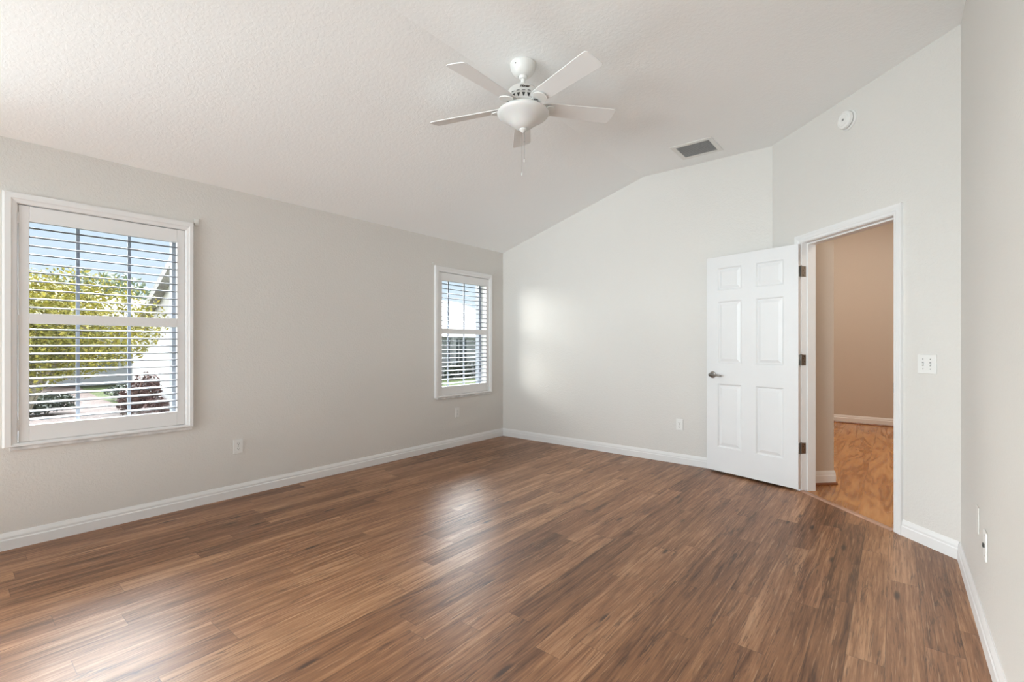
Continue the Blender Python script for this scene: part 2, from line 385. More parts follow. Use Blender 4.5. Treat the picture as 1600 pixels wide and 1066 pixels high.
for xa_, xb_ in ((RX0 + 0.06, (RX0 + RX1) / 2 - 0.03), ((RX0 + RX1) / 2 + 0.03, RX1 - 0.06)):
    fb.box(xa_, xb_, -0.03, 0.03, 0, 0.06); fb.box(xa_, xb_, -0.03, 0.03, RZ - 0.06, RZ)
fb.build('window_frame', M['trim'], w4)
MB().box(RX0 + 0.05, RX1 - 0.05, -0.004, 0.004, 0.05, RZ - 0.05).build('glass', M['glass'], w4)
w3 = thing('added_window_3', 'glass door added out of the picture on the left to let fill light in', 'window', (-0.1, (PD0 + PD1) / 2, 0), kind='structure')  # unseen door added as a way in for fill light
fb = MB(); hw = (PD1 - PD0) / 2
for y in (-hw, -0.03, hw - 0.06): fb.box(-0.03, 0.03, y, y + 0.06, 0, PDZ)
for y0_, y1_ in ((-hw + 0.06, -0.03), (0.03, hw - 0.06)):
    fb.box(-0.03, 0.03, y0_, y1_, 0, 0.06); fb.box(-0.03, 0.03, y0_, y1_, PDZ - 0.06, PDZ)
fb.build('window_frame', M['trim'], w3)
MB().box(-0.004, 0.004, -hw + 0.05, hw - 0.05, 0.05, PDZ - 0.05).build('glass', M['glass'], w3)

# baseboards
BB = [(0, 0), (0.015, 0), (0.015, 0.058), (0.0115, 0.064), (0.0115, 0.076), (0.0085, 0.086), (0.005, 0.096), (0.0035, 0.1005), (0, 0.1005)]
struct(MB().sweep(BB, (0, PD1, 0), (0, YB, 0), (1, 0, 0)).build('baseboard_left', M['trim']), 'white baseboard under the two windows', 'baseboard')
struct(MB().sweep(BB, (0.0, YB, 0), (XA - 0.006, YB, 0), (0, -1, 0)).build('baseboard_back', M['trim']), 'white baseboard along the far wall', 'baseboard')
struct(MB().sweep(BB, P3(0.006, 0, 0), P3(0.352, 0, 0), (-Q, -Q, 0)).build('baseboard_corner', M['trim']), 'short white baseboard right of the doorway', 'baseboard')
struct(MB().sweep(BB, P3(1.314, 0, 0), P3(1.62, 0, 0), (-Q, -Q, 0)).build('baseboard_corner.001', M['trim']), 'short white baseboard hidden behind the open door', 'baseboard')
struct(MB().sweep(BB, (XW, YR, 0), (XW, YC - 0.002, 0), (-1, 0, 0)).build('baseboard_right', M['trim']), 'white baseboard along the right wall', 'baseboard')

# ------------------------------------------------------------------ doorway trim: jamb, stop, casing
tr = thing('trim_1', 'white casing and jamb around the open doorway', 'door frame', P3(0.835, 0, 0), kind='structure')
ORG = P3(0.835, 0, 0)
def tobox(mb, t0, t1, o0, o1, z0, z1):
    vs = [P3(t, o, z) - ORG for t in (t0, t1) for o in (o0, o1) for z in (z0, z1)]
    return mb.add(vs, [(0, 1, 3, 2), (4, 6, 7, 5), (0, 4, 5, 1), (2, 3, 7, 6), (0, 2, 6, 4), (1, 5, 7, 3)])
JL, JR, JZ = 1.257, 0.413, 2.052
jm = MB(); tobox(jm, JL, T1 - 0.001, -0.117, 0.0, 0, ZH - 0.001); tobox(jm, T0 + 0.001, JR, -0.117, 0.0, 0, ZH - 0.001); tobox(jm, JR, JL, -0.117, 0.0, JZ, ZH - 0.001)
jm.build('jamb', M['trim'], tr, 0.0015)
st = MB(); tobox(st, JL - 0.012, JL - 0.0005, -0.117, -0.046, 0, JZ - 0.0005); tobox(st, JR + 0.0005, JR + 0.012, -0.117, -0.046, 0, JZ - 0.0005); tobox(st, JR + 0.012, JL - 0.012, -0.117, -0.046, JZ - 0.012, JZ - 0.0005)
st.build('door_stop', M['trim'], tr, 0.001)
# moulded casing: profile (distance from the opening, thickness)
CP = [(0, 0.0), (0, 0.008), (0.006, 0.010), (0.016, 0.0105), (0.022, 0.014), (0.040, 0.0155), (0.050, 0.018), (0.060, 0.018), (0.060, 0.0)]
cs = MB(); prev = None; ring = []
for d, th in CP:
    ring.append([P3(JR - 0.004 - d, th, 0) - ORG, P3(JR - 0.004 - d, th, JZ + 0.004 + d) - ORG, P3(JL + 0.004 + d, th, JZ + 0.004 + d) - ORG, P3(JL + 0.004 + d, th, 0) - ORG])
vs = [v for r in ring for v in r]; fs = []
for i in range(len(ring)):
    j = (i + 1) % len(ring)
    for k in range(3): fs.append((i * 4 + k, i * 4 + k + 1, j * 4 + k + 1, j * 4 + k))
fs += [tuple(i * 4 for i in range(len(ring))), tuple(i * 4 + 3 for i in range(len(ring)))]
cs.add(vs, fs); cs.build('casing', M['trim'], tr)
sp = MB(); tobox(sp, JR + 0.0005, JR + 0.0035, -0.034, 0.004, 0.90, 0.962); sp.build('strike_plate', M['darkmetal'], tr)
# threshold strip between the two floors
th = MB().sweep([(-0.03, 0.001), (0.022, 0.001), (0.014, 0.006), (0.0, 0.008), (-0.02, 0.008), (-0.028, 0.005)], P3(JR + 0.001, 0, 0), P3(JL - 0.001, 0, 0), (-Q, -Q, 0))
struct(th.build('trim_2', M['threshold']), 'reddish wood transition strip between bedroom and hall floors', 'threshold')

# ------------------------------------------------------------------ six-panel door, swung wide open
hx, hy_ = 3.457, 4.483                                # hinge-side front corner
dvec = Vector((2.663 - hx, 4.703 - hy_, 0)); DW = dvec.length
drot = math.atan2(-dvec.y, -dvec.x)                   # local +x runs from latch to hinge
door = thing('door_1', 'white six-panel door standing wide open against the far wall', 'door', (hx + dvec.x, hy_ + dvec.y, 0), drot, kind='structure')
DZ0, DZ1, DT = 0.020, 2.042, 0.035
def door_face(mb, y, sgn):
    xs = [0, 0.109, 0.344, 0.471, 0.709, DW]; zs = [DZ0, 0.246, 0.846, 1.035, 1.622, 1.72, 1.936, DZ1]
    for i in range(5):
        for j in range(7):
            x0, x1, z0, z1 = xs[i], xs[i + 1], zs[j], zs[j + 1]
            if i in (1, 3) and j in (1, 3, 5):
                rings = []
                for ins, dep in ((0, 0), (0.004, 0.0015), (0.012, 0.010), (0.019, 0.0105), (0.044, 0.002), (0.046, 0.002)):
                    yy = y + sgn * dep
                    rings.append([(x0 + ins, yy, z0 + ins), (x1 - ins, yy, z0 + ins), (x1 - ins, yy, z1 - ins), (x0 + ins, yy, z1 - ins)])
                k = len(mb.v); mb.v += [v for r in rings for v in r]
                for a in range(len(rings) - 1):
                    for c in range(4): mb.f.append((k + a * 4 + c, k + a * 4 + (c + 1) % 4, k + a * 4 + 4 + (c + 1) % 4, k + a * 4 + 4 + c))
                e = k + 4 * (len(rings) - 1); mb.f.append((e, e + 1, e + 2, e + 3))
            else: mb.add([(x0, y, z0), (x1, y, z0), (x1, y, z1), (x0, y, z1)], [(0, 1, 2, 3)])
db = MB(); door_face(db, 0.0, 1); door_face(db, DT, -1)
db.add([(0, 0, DZ0), (DW, 0, DZ0), (DW, DT, DZ0), (0, DT, DZ0), (0, 0, DZ1), (DW, 0, DZ1), (DW, DT, DZ1), (0, DT, DZ1)], [(0, 1, 2, 3), (4, 5, 6, 7), (0, 3, 7, 4), (1, 2, 6, 5)])
me_o = db.build('slab', M['door'], door)
bm = bmesh.new(); bm.from_mesh(me_o.data); bmesh.ops.remove_doubles(bm, verts=bm.verts, dist=1e-5); bmesh.ops.recalc_face_normals(bm, faces=bm.faces); bm.to_mesh(me_o.data); bm.free()
def ry(a): return Matrix.Rotation(a, 4, 'X')
HZ = 0.927; hxp = 0.062
for name, sgn, y0, rch in (('door_handle', -1, 0.0, 0.05), ('door_handle', 1, DT, 0.038)):
    hb = MB(); R = Matrix.Translation((hxp, y0, HZ)) @ Matrix.Rotation(PI / 2 * (1 if sgn < 0 else -1), 4, 'X')
    hb.lathe([(0.0325, 0.0), (0.0325, 0.004), (0.030, 0.009), (0.018, 0.012), (0.0125, 0.016), (0.011, rch - 0.012), (0.014, rch - 0.008), (0.014, rch + 0.004), (0.010, rch + 0.007)], 28, mtx=R)
    yy = y0 + sgn * rch
    hb.tube([(hxp, yy, HZ), (hxp + 0.02, yy, HZ + 0.002), (hxp + 0.05, yy + sgn * 0.002, HZ + 0.001), (hxp + 0.08, yy, HZ - 0.004), (hxp + 0.102, yy - sgn * 0.004, HZ - 0.006), (hxp + 0.108, yy - sgn * 0.006, HZ - 0.006)], [0.011, 0.011, 0.0095, 0.009, 0.010, 0.006], 12)
    tag(hb.build(name, M['nickel'], door, smooth=True), 'brushed nickel lever handle')
lb = MB().box(-0.0015, 0.0, 0.006, 0.029, HZ - 0.028, HZ + 0.028); lb.build('latch_plate', M['nickel'], door)
# hinges: knuckle on the back corner, one leaf on the slab edge, one on the jamb
inv = Matrix.Translation(door.location) @ Matrix.Rotation(drot, 4, 'Z'); inv = inv.inverted()
for zc in (1.818, 1.085, 0.355):
    kb = MB(); kx, ky = DW + 0.006, DT + 0.001
    for a in range(3): kb.lathe([(0.0065, zc - 0.044 + a * 0.0295), (0.0065, zc - 0.044 + a * 0.0295 + 0.028)], 14, (kx, ky, 0))
    kb.lathe([(0.003, zc + 0.0445), (0.0075, zc + 0.046), (0.006, zc + 0.050), (0.002, zc + 0.051)], 14, (kx, ky, 0))
    kb.box(DW, DW + 0.0018, 0.002, DT, zc - 0.044, zc + 0.044)
    c8 = []
    for t in (JL - 0.002, JL - 0.0002):
        for o in (-0.036, 0.003):
            for z in (zc - 0.044, zc + 0.044): c8.append(inv @ P3(t, o, z))
    kb.add(c8, [(0, 1, 3, 2), (4, 6, 7, 5), (0, 4, 5, 1), (2, 3, 7, 6), (0, 2, 6, 4), (1, 5, 7, 3)])
    h = kb.build('hinge', M['nickel'], door, smooth=False)
    for dz, do in ((0.03, -0.024), (0.012, -0.012), (-0.012, -0.026), (-0.03, -0.012)):
        p = inv @ P3(JL - 0.0022, do, zc + dz); q = inv @ P3(JL - 0.0032, do, zc + dz)
        tag(MB().tube([p, q], 0.0042, 10).build('screw', M['darkmetal'], h), 'dark screw head')

# ------------------------------------------------------------------ windows and plantation shutters
def window(name, y0, label):
    w = thing(name, label, 'window', (0, y0, 0), kind='structure')
    h0, h1 = 0.062, 0.905; xg = -0.15
    f = MB()
    f.box(xg - 0.03, xg + 0.03, h0, h0 + 0.035, HZ0, HZ1); f.box(xg - 0.03, xg + 0.03, h1 - 0.035, h1, HZ0, HZ1)
    f.box(xg - 0.03, xg + 0.03, h0 + 0.035, h1 - 0.035, HZ0, HZ0 + 0.04); f.box(xg - 0.03, xg + 0.03, h0 + 0.035, h1 - 0.035, HZ1 - 0.04, HZ1)
    f.box(xg - 0.02, xg + 0.02, h0 + 0.035, h1 - 0.035, 1.35, 1.39)
    f.build('window_frame', M['alu'], w)
    mu = MB()
    for d in (0.352, 0.622): mu.box(xg - 0.008, xg + 0.008, d - 0.009, d + 0.009, HZ0 + 0.04, HZ1 - 0.04)
    mu.build('muntin', M['alu'], w)
    MB().box(xg - 0.003, xg + 0.003, h0 + 0.03, h1 - 0.03, HZ0 + 0.035, HZ1 - 0.035).build('glass', M['glass'], w)
    s = MB().box(-0.115, 0.018, h0 + 0.001, h1 - 0.001, HZ0 + 0.0005, HZ0 + 0.006); 
    s.box(0.0005, 0.022, 0.03, 0.958, 0.583, 0.603)
    tag(s.build('window_sill', M['marble'], w, 0.002), 'mottled grey marble sill')
    return w
window('window_1', W1, 'large window near the left edge behind white shutters')
window('window_2', W2, 'narrow-looking window by the far corner behind white shutters')
TILT = 0.10
def shutter(y0, label, hinge_left):
    s = thing('window_shutter', label, 'shutter', (0, y0, 0), group='white louvered window shutters')
    # mitred frame standing on the wall
    prof = [(0, 0.0005), (0, 0.026), (0.008, 0.030), (0.034, 0.030), (0.040, 0.026), (0.058, 0.022), (0.063, 0.014), (0.063, -0.03), (0.060, -0.03), (0.060, 0.0005)]
    k = MB(); ring = []
    for d, x in prof:
        db_ = d * 0.33
        ring.append([(x, d, 0.604 + db_), (x, d, 2.117 - d), (x, 0.966 - d * 0.78, 2.117 - d), (x, 0.966 - d * 0.78, 0.604 + db_)])
    vs = [v for r in ring for v in r]; fs = []; n = len(ring)
    for i in range(n):
        j = (i + 1) % n
        for c in range(4): fs.append((i * 4 + c, i * 4 + (c + 1) % 4, j * 4 + (c + 1) % 4, j * 4 + c))
    k.add(vs, fs); k.build('frame', M['shutter'], s)
    # hinged panel
    a, b, c, d = 0.0665, 0.112, 0.866, 0.914
    x0, x1 = -0.020, 0.010
    p = MB()
    p.box(x0, x1, a, b, 0.628, 2.050); p.box(x0, x1, c, d, 0.628, 2.050)
    for z0, z1 in ((0.628, 0.725), (1.340, 1.402), (1.957, 2.050)): p.box(x0, x1, b + 0.0003, c - 0.0003, z0, z1)
    p.build('panel', M['shutter'], s, 0.002)
    def louvers(zs):
        q = MB(); n = 12
        for z in zs:
            ring = []
            for i in range(n):
                t = 2 * PI * i / n; u = 0.0315 * math.cos(t); w = 0.0048 * math.sin(t)
                ring.append((-0.006 + u + w * TILT, z - u * TILT + w))
            q.add([(x, b + 0.002, zz) for x, zz in ring] + [(x, c - 0.002, zz) for x, zz in ring],
                  [tuple(range(n)), tuple(range(n, 2 * n))] + [(i, (i + 1) % n, n + (i + 1) % n, n + i) for i in range(n)])
        return q
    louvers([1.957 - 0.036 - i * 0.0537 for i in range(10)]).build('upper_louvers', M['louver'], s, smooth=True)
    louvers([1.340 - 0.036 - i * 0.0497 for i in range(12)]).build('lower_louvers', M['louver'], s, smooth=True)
    hy = a - 0.003 if hinge_left else d + 0.003
    for z in (0.73, 1.36, 1.97):
        hb = MB(); hb.box(0.0105, 0.0125, hy - 0.011, hy + 0.013, z - 0.032, z + 0.032)
        hb.lathe([(0.004, z - 0.032), (0.004, z + 0.032)], 10, (0.0135, hy, 0)); hb.build('hinge', M['shutter'], s)
    kb = MB().lathe([(0.008, 0), (0.006, 0.006), (0.009, 0.014), (0.004, 0.018)], 14, mtx=Matrix.Translation((0.0102, (c + d) / 2 if hinge_left else (a + b) / 2, 1.37)) @ Matrix.Rotation(PI / 2, 4, 'Y'))
    return s
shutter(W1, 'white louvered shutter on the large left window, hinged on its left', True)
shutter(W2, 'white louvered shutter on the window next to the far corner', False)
tag(MB().box(0.0005, 0.012, 1.229, 1.258, 2.102, 2.155).build('curtain_bracket', M['painted_plate'], bevel=0.003), 'small painted bracket on the wall at the upper right of the large left shutter', 'bracket')
nb = MB(); R = Matrix.Translation((0.0005, 3.566, 2.143)) @ Matrix.Rotation(PI / 2, 4, 'Y')
nb.lathe([(0.010, 0), (0.009, 0.003), (0.004, 0.005), (0.004, 0.016), (0.006, 0.018)], 14, mtx=R)
tag(nb.build('wall_anchor', M['plastic'], smooth=True), 'tiny wall anchor above the upper left corner of the far shutter', 'anchor')

# ------------------------------------------------------------------ outlets, switch, plates (local: face looks along -y)
def outlet(label, loc, rotz, group='white duplex outlets low on the walls'):
    o = thing('wall_outlet', label, 'outlet', loc, rotz, group)
    MB().box(-0.035, 0.035, -0.0065, -0.0005, -0.0575, 0.0575).build('cover_plate', M['plastic'], o, 0.003)
    for z in (-0.0195, 0.0195):
        r = MB(); pts = [(0.017 * math.cos(a), max(-0.0135, min(0.0135, 0.0175 * math.sin(a)))) for a in [2 * PI * i / 28 for i in range(28)]]
        r.add([(x, -0.0065, z + w) for x, w in pts] + [(x, -0.0085, z + w) for x, w in pts], [tuple(range(28)), tuple(range(28, 56))] + [(i, (i + 1) % 28, 28 + (i + 1) % 28, 28 + i) for i in range(28)])
        rr = r.build('receptacle', M['plastic'], o)
        s = MB(); s.box(-0.0078, -0.0052, -0.0090, -0.0086, z - 0.001, z + 0.0085); s.box(0.0052, 0.0078, -0.0090, -0.0086, z - 0.001, z + 0.0075)
        s.tube([(0, -0.0086, z - 0.0075), (0, -0.0090, z - 0.0075)], 0.003, 10)
        tag(s.build('slots', M['slot'], rr), 'dark plug slots')
    MB().tube([(0, -0.0066, 0), (0, -0.0078, 0)], 0.0035, 12).build('screw', M['greyslot'], o)
    return o
o1 = outlet('white outlet below and right of the large left window', (0.0, 1.532, 0.401), PI / 2)
def move(o, label, loc, rotz):
    o['label'] = label; o.location = loc; o.rotation_euler = (0, 0, rotz); return o
move(copy_tree(o1), 'white outlet just below the window by the far corner', (0.0, 3.948, 0.402), PI / 2)
move(copy_tree(o1), 'white outlet on the far wall left of the open door', (2.368, YB, 0.397), 0)
tv = thing('cable_plate', 'white plate with a dark jack low on the right wall', 'wall plate', (XW, 2.675, 0.40), -PI / 2)
MB().box(-0.035, 0.035, -0.0065, -0.0005, -0.0575, 0.0575).build('cover_plate', M['plastic'], tv, 0.003)
MB().box(-0.010, 0.010, -0.0125, -0.0066, -0.007, 0.007).build('jack', M['slot'], tv, 0.001)
for z in (-0.042, 0.042): MB().tube([(0, -0.0066, z), (0, -0.0078, z)], 0.0032, 12).build('screw', M['greyslot'], tv)
bp = MB().box(-0.035, 0.035, -0.0055, -0.0005, -0.0575, 0.0575).build('blank_plate', M['painted_plate'], bevel=0.003)
bp.location = (XW, 2.905, 0.44); bp.rotation_euler = (0, 0, -PI / 2)
tag(bp, 'blank plate painted over in the wall colour beside the cable plate', 'wall plate')
sw = thing('light_switch', 'white double toggle switch right of the doorway', 'light switch', (*P(0.191), 1.095), -PI / 4)
MB().box(-0.058, 0.058, -0.0065, -0.0005, -0.0575, 0.0575).build('cover_plate', M['plastic'], sw, 0.003)
for x, up in ((-0.023, -1), (0.023, -1)):
    sl = MB().box(x - 0.0052, x + 0.0052, -0.0072, -0.0066, -0.012, 0.012).build('toggle_slot', M['greyslot'], sw)
    tg = MB(); tg.add([(x - 0.004, -0.0073, -0.006), (x + 0.004, -0.0073, -0.006), (x + 0.004, -0.0073, 0.006), (x - 0.004, -0.0073, 0.006), (x - 0.0032, -0.0175, -0.0115), (x + 0.0032, -0.0175, -0.0115), (x + 0.0032, -0.0165, -0.004), (x - 0.0032, -0.0165, -0.004)],
       [(0, 1, 2, 3), (4, 5, 6, 7), (0, 1, 5, 4), (1, 2, 6, 5), (2, 3, 7, 6), (3, 0, 4, 7)])
    tg.build('toggle', M['plastic'], sw, 0.0008)
for x in (-0.023, 0.023):
    for z in (-0.030, 0.030): MB().tube([(x, -0.0066, z), (x, -0.0076, z)], 0.0032, 12).build('screw', M['greyslot'], sw)

# ------------------------------------------------------------------ smoke detector on the angled wall
sd = thing('smoke_detector', 'round white smoke detector high above the doorway', 'smoke detector', (*P(0.775), 2.842), -PI / 4)
RX = Matrix.Rotation(PI / 2, 4, 'X')
MB().lathe([(0.070, 0.0005), (0.070, 0.010), (0.066, 0.014), (0.058, 0.0145)], 44, mtx=RX).build('base_ring', M['plastic'], sd, smooth=True)
MB().lathe([(0.057, 0.0145), (0.057, 0.019)], 44, mtx=RX).build('gap', M['slot'], sd, smooth=True)
MB().lathe([(0.055, 0.019), (0.0615, 0.021), (0.0625, 0.034), (0.058, 0.042), (0.045, 0.046), (0.043, 0.0445), (0.038, 0.0445), (0.036, 0.047), (0.014, 0.048), (0.013, 0.046), (0.009, 0.046)], 44, mtx=RX).build('cover', M['plastic'], sd, smooth=True)
MB().lathe([(0.008, 0.0462), (0.008, 0.049), (0.006, 0.050)], 24, mtx=RX).build('test_button', M['greyslot'], sd, smooth=True)

# ------------------------------------------------------------------ ceiling air vent
av = thing('air_vent', 'white rectangular air vent with grey slats on the flat ceiling', 'air vent', (2.66, 4.415, ZR))
vx0, vx1, vy0, vy1 = -0.145, 0.145, -0.135, 0.135
v = MB(); ox0, ox1, oy0, oy1 = -0.185, 0.182, -0.178, 0.178
for b4 in ((ox0, vx0, oy0, oy1), (vx1, ox1, oy0, oy1), (vx0, vx1, oy0, vy0), (vx0, vx1, vy1, oy1)): v.box(b4[0], b4[1], b4[2], b4[3], -0.007, -0.0005)
v.build('frame', M['plastic'], av)
MB().box(vx0, vx1, vy0, vy1, -0.0025, -0.0006).build('backing', M['ventgrey'], av)
v = MB()
for i in range(13):
    y = vy0 + 0.012 + i * 0.0205
    v.add([(vx0 + 0.001, y - 0.006, -0.0095), (vx1 - 0.001, y - 0.006, -0.0095), (vx1 - 0.001, y + 0.005, -0.003), (vx0 + 0.001, y + 0.005, -0.003),
           (vx0 + 0.001, y - 0.006, -0.0085), (vx1 - 0.001, y - 0.006, -0.0085), (vx1 - 0.001, y + 0.005, -0.0026), (vx0 + 0.001, y + 0.005, -0.0026)],
          [(0, 1, 2, 3), (4, 5, 6, 7), (0, 1, 5, 4), (1, 2, 6, 5), (2, 3, 7, 6), (3, 0, 4, 7)])
v.build('slats', plain('vent_slat_grey', (0.74, 0.74, 0.73), 0.5), av)

# ------------------------------------------------------------------ ceiling fan with light bowl
FX, FY = 2.22, 2.385
fan = thing('ceiling_fan', 'white five-blade ceiling fan with frosted light bowl and pull chains', 'ceiling fan', (FX, FY, ZR))
def fz(z): return z - ZR
cp = MB().lathe([(0.080, fz(3.0145)), (0.0835, fz(3.010)), (0.0835, fz(3.000)), (0.078, fz(2.975)), (0.064, fz(2.952)), (0.047, fz(2.938)), (0.033, fz(2.932)), (0.030, fz(2.9335))], 44).build('canopy', M['fanwhite'], fan, smooth=True)
cd = math.atan2(-FY, 4.078 - FX)                      # towards the viewpoint
MB().lathe([(0.003, 0), (0.003, 0.004)], 10, mtx=Matrix.Rotation(cd - 0.62, 4, 'Z') @ Matrix.Translation((0.079, 0, fz(2.984))) @ Matrix.Rotation(PI / 2, 4, 'Y')).build('screw', M['slot'], cp)
MB().lathe([(0.029, fz(2.945)), (0.030, fz(2.930)), (0.024, fz(2.918)), (0.0135, fz(2.914)), (0.0135, fz(2.866)), (0.020, fz(2.862)), (0.020, fz(2.850))], 30).build('downrod', M['fanwhite'], fan, smooth=True)
MD = -0.033
mh = MB().lathe([(0.020, fz(2.892 + MD)), (0.060, fz(2.889 + MD)), (0.082, fz(2.882 + MD)), (0.096, fz(2.868 + MD)), (0.101, fz(2.852 + MD)), (0.1025, fz(2.836 + MD)), (0.102, fz(2.826 + MD)), (0.094, fz(2.822 + MD)), (0.092, fz(2.793 + MD)), (0.103, fz(2.789 + MD)), (0.106, fz(2.780 + MD)), (0.098, fz(2.772 + MD)), (0.05, fz(2.770 + MD))], 56).build('motor_housing', M['fanwhite'], fan, smooth=True)
vb = MB(); HX = [(0, 1, 2, 3), (4, 5, 6, 7), (0, 1, 5, 4), (1, 2, 6, 5), (2, 3, 7, 6), (3, 0, 4, 7)]
for k in range(18):
    a = 2 * PI * (k + 0.5) / 18; Rm = Matrix.Rotation(a, 4, 'Z')
    vb.add([Rm @ Vector((r, y, fz(z + MD))) for r in (0.0900, 0.0950) for y, z in ((-0.0100, 2.818), (0.0100, 2.818), (0.0022, 2.796), (-0.0022, 2.796))], HX)
    vb.add([Rm @ Vector((r, y, fz(z + MD))) for r in (0.099, 0.1030) for y, z in ((-0.0100, 2.8305), (0.0100, 2.8305), (0.0100, 2.8265), (-0.0100, 2.8265))], HX)
tag(vb.build('vent_slots', M['slot'], mh), 'ring of dark vent slots')
# script lettering on the front of the housing
fc = bpy.data.curves.new('lettering', 'FONT'); fc.body = 'Hunter'; fc.size = 0.024; fc.shear = 0.42; fc.extrude = 0.0006; fc.offset = 0.0005; fc.align_x = 'CENTER'; fc.space_character = 0.86
fo = bpy.data.objects.new('lettering_curve', fc); COL.objects.link(fo)
bpy.context.view_layer.update()
lm = bpy.data.meshes.new_from_object(fo.evaluated_get(bpy.context.evaluated_depsgraph_get()))
bpy.data.objects.remove(fo, do_unlink=True)
for vtx in lm.vertices:                                # wrap the word round the curved housing
    x, y, z = vtx.co
    zz = 2.846 + y; r = 0.1028 + z if zz < 2.852 else 0.1028 - (zz - 2.852) * 0.30 + z
    a = cd + 0.10 + x / 0.101
    vtx.co = (r * math.cos(a), r * math.sin(a), fz(zz + MD))
lm.materials.clear(); lm.materials.append(M['ink'])
lo = bpy.data.objects.new('maker_lettering', lm); COL.objects.link(lo); lo.parent = mh
tag(lo, 'small dark script lettering on the housing')
# flywheel, switch housing, bowl
MB().lathe([(0.070, fz(2.7368)), (0.078, fz(2.733)), (0.080, fz(2.722)), (0.105, fz(2.716)), (0.150, fz(2.712)), (0.153, fz(2.704)), (0.10, fz(2.703))], 48).build('light_fitter', M['fanwhite'], fan, smooth=True)
MB().lathe([(0.157, fz(2.7025)), (0.1635, fz(2.701)), (0.1665, fz(2.695)), (0.164, fz(2.687)), (0.154, fz(2.677)), (0.136, fz(2.666)), (0.114, fz(2.653)), (0.092, fz(2.637)), (0.072, fz(2.621)), (0.053, fz(2.608)), (0.032, fz(2.599)), (0.012, fz(2.597))], 56).build('light_bowl', M['frost'], fan, smooth=True)
MB().lathe([(0.010, fz(2.600)), (0.024, fz(2.5965)), (0.0245, fz(2.591)), (0.018, fz(2.583)), (0.009, fz(2.578)), (0.006, fz(2.573)), (0.002, fz(2.571))], 30).build('finial', M['fanwhite'], fan, smooth=True)
rt = Vector((math.cos(YAW), math.sin(YAW), 0))
for off, zb in ((-0.008, 2.305), (0.008, 2.392)):
    c = rt * off
    ch = MB(); ch.tube([(c.x, c.y, fz(2.585)), (c.x, c.y, fz(zb + 0.012))], 0.0013, 6)
    if off > 0: ch.lathe([(0.003, -0.005), (0.004, 0), (0.003, 0.005)], 8, (c.x, c.y, fz(2.515)))
    pc = ch.build('pull_chain', plain('chain_grey', (0.36, 0.35, 0.33), 0.4, 0.6), fan)
    MB().lathe([(0.0012, 0.013), (0.0035, 0.008), (0.004, 0.0), (0.003, -0.006), (0.001, -0.009)], 10, (c.x, c.y, fz(zb))).build('chain_pull', M['fanwhite'], pc, smooth=True)
# blades
BZ, PITCH = 2.739, math.radians(-13.4)
def blade_mesh():
    m = MB(); th = 0.0055
    out = [(0.125, -0.040), (0.15, -0.052), (0.20, -0.056), (0.612, -0.071), (0.630, -0.068), (0.638, -0.058), (0.641, 0.0), (0.638, 0.058), (0.630, 0.068), (0.612, 0.071), (0.20, 0.056), (0.15, 0.052), (0.125, 0.040)]
    n = len(out)
    return m.add([(x, y, 0) for x, y in out] + [(x, y, th) for x, y in out], [tuple(range(n)), tuple(range(n, 2 * n))] + [(i, (i + 1) % n, n + (i + 1) % n, n + i) for i in range(n)])
def iron_mesh():
    m = MB(); n = 26
    out = []
    for i in range(n):                                # shield-shaped plate under the blade root
        a = 2 * PI * i / n; out.append((0.172 + 0.043 * math.cos(a), 0.049 * math.sin(a) * (1.0 if math.cos(a) > -0.2 else 0.84)))
    m.add([(x, y, -0.014) for x, y in out] + [(x, y, -0.006) for x, y in out], [tuple(range(n)), tuple(range(n, 2 * n))] + [(i, (i + 1) % n, n + (i + 1) % n, n + i) for i in range(n)])
    for x, y in ((0.190, 0.0), (0.170, 0.026), (0.170, -0.026)): m.tube([(x, y, -0.007), (x, y, 0.0005)], 0.006, 10)
    prof = [(0.150, -0.010, 0.030), (0.132, -0.010, 0.027), (0.105, -0.006, 0.021), (0.082, -0.001, 0.018)]
    for i in range(len(prof) - 1):
        (x0, z0, w0), (x1, z1, w1) = prof[i], prof[i + 1]
        m.add([(x0, -w0, z0 - 0.004), (x0, w0, z0 - 0.004), (x1, w1, z1 - 0.004), (x1, -w1, z1 - 0.004), (x0, -w0, z0 + 0.003), (x0, w0, z0 + 0.003), (x1, w1, z1 + 0.003), (x1, -w1, z1 + 0.003)],
              [(0, 1, 2, 3), (4, 5, 6, 7), (0, 1, 5, 4), (1, 2, 6, 5), (2, 3, 7, 6), (3, 0, 4, 7)])
    return m
def holes_mesh():
    m = MB()
    for x, y, r in ((0.147, 0.0, 0.0050), (0.137, 0.011, 0.0055), (0.137, -0.011, 0.0055), (0.128, 0.0, 0.0045)):
        z = {0.147: -0.0140, 0.137: -0.0140, 0.128: -0.0133}[x]
        m.tube([(x, y, z - 0.0006), (x, y, z + 0.002)], r, 10)
    return m
b0 = blade_mesh().build('blade', M['blade'], fan, 0.0015)
i0 = iron_mesh().build('blade_iron', M['fanwhite'], b0, 0.0015)
tag(holes_mesh().build('cutout', M['slot'], b0), 'dark pierced holes in the blade iron')
for k in range(5):
    b = b0 if k == 0 else copy_tree(b0, fan)
    b.location = (0, 0, fz(BZ))
    b.rotation_mode = 'QUATERNION'
    b.rotation_quaternion = (Matrix.Rotation(0.05, 4, 'X') @ Matrix.Rotation(-0.013, 4, 'Y') @ Matrix.Rotation(math.radians(56.8 + 72 * k), 4, 'Z') @ Matrix.Rotation(PITCH, 4, 'X')).to_quaternion()

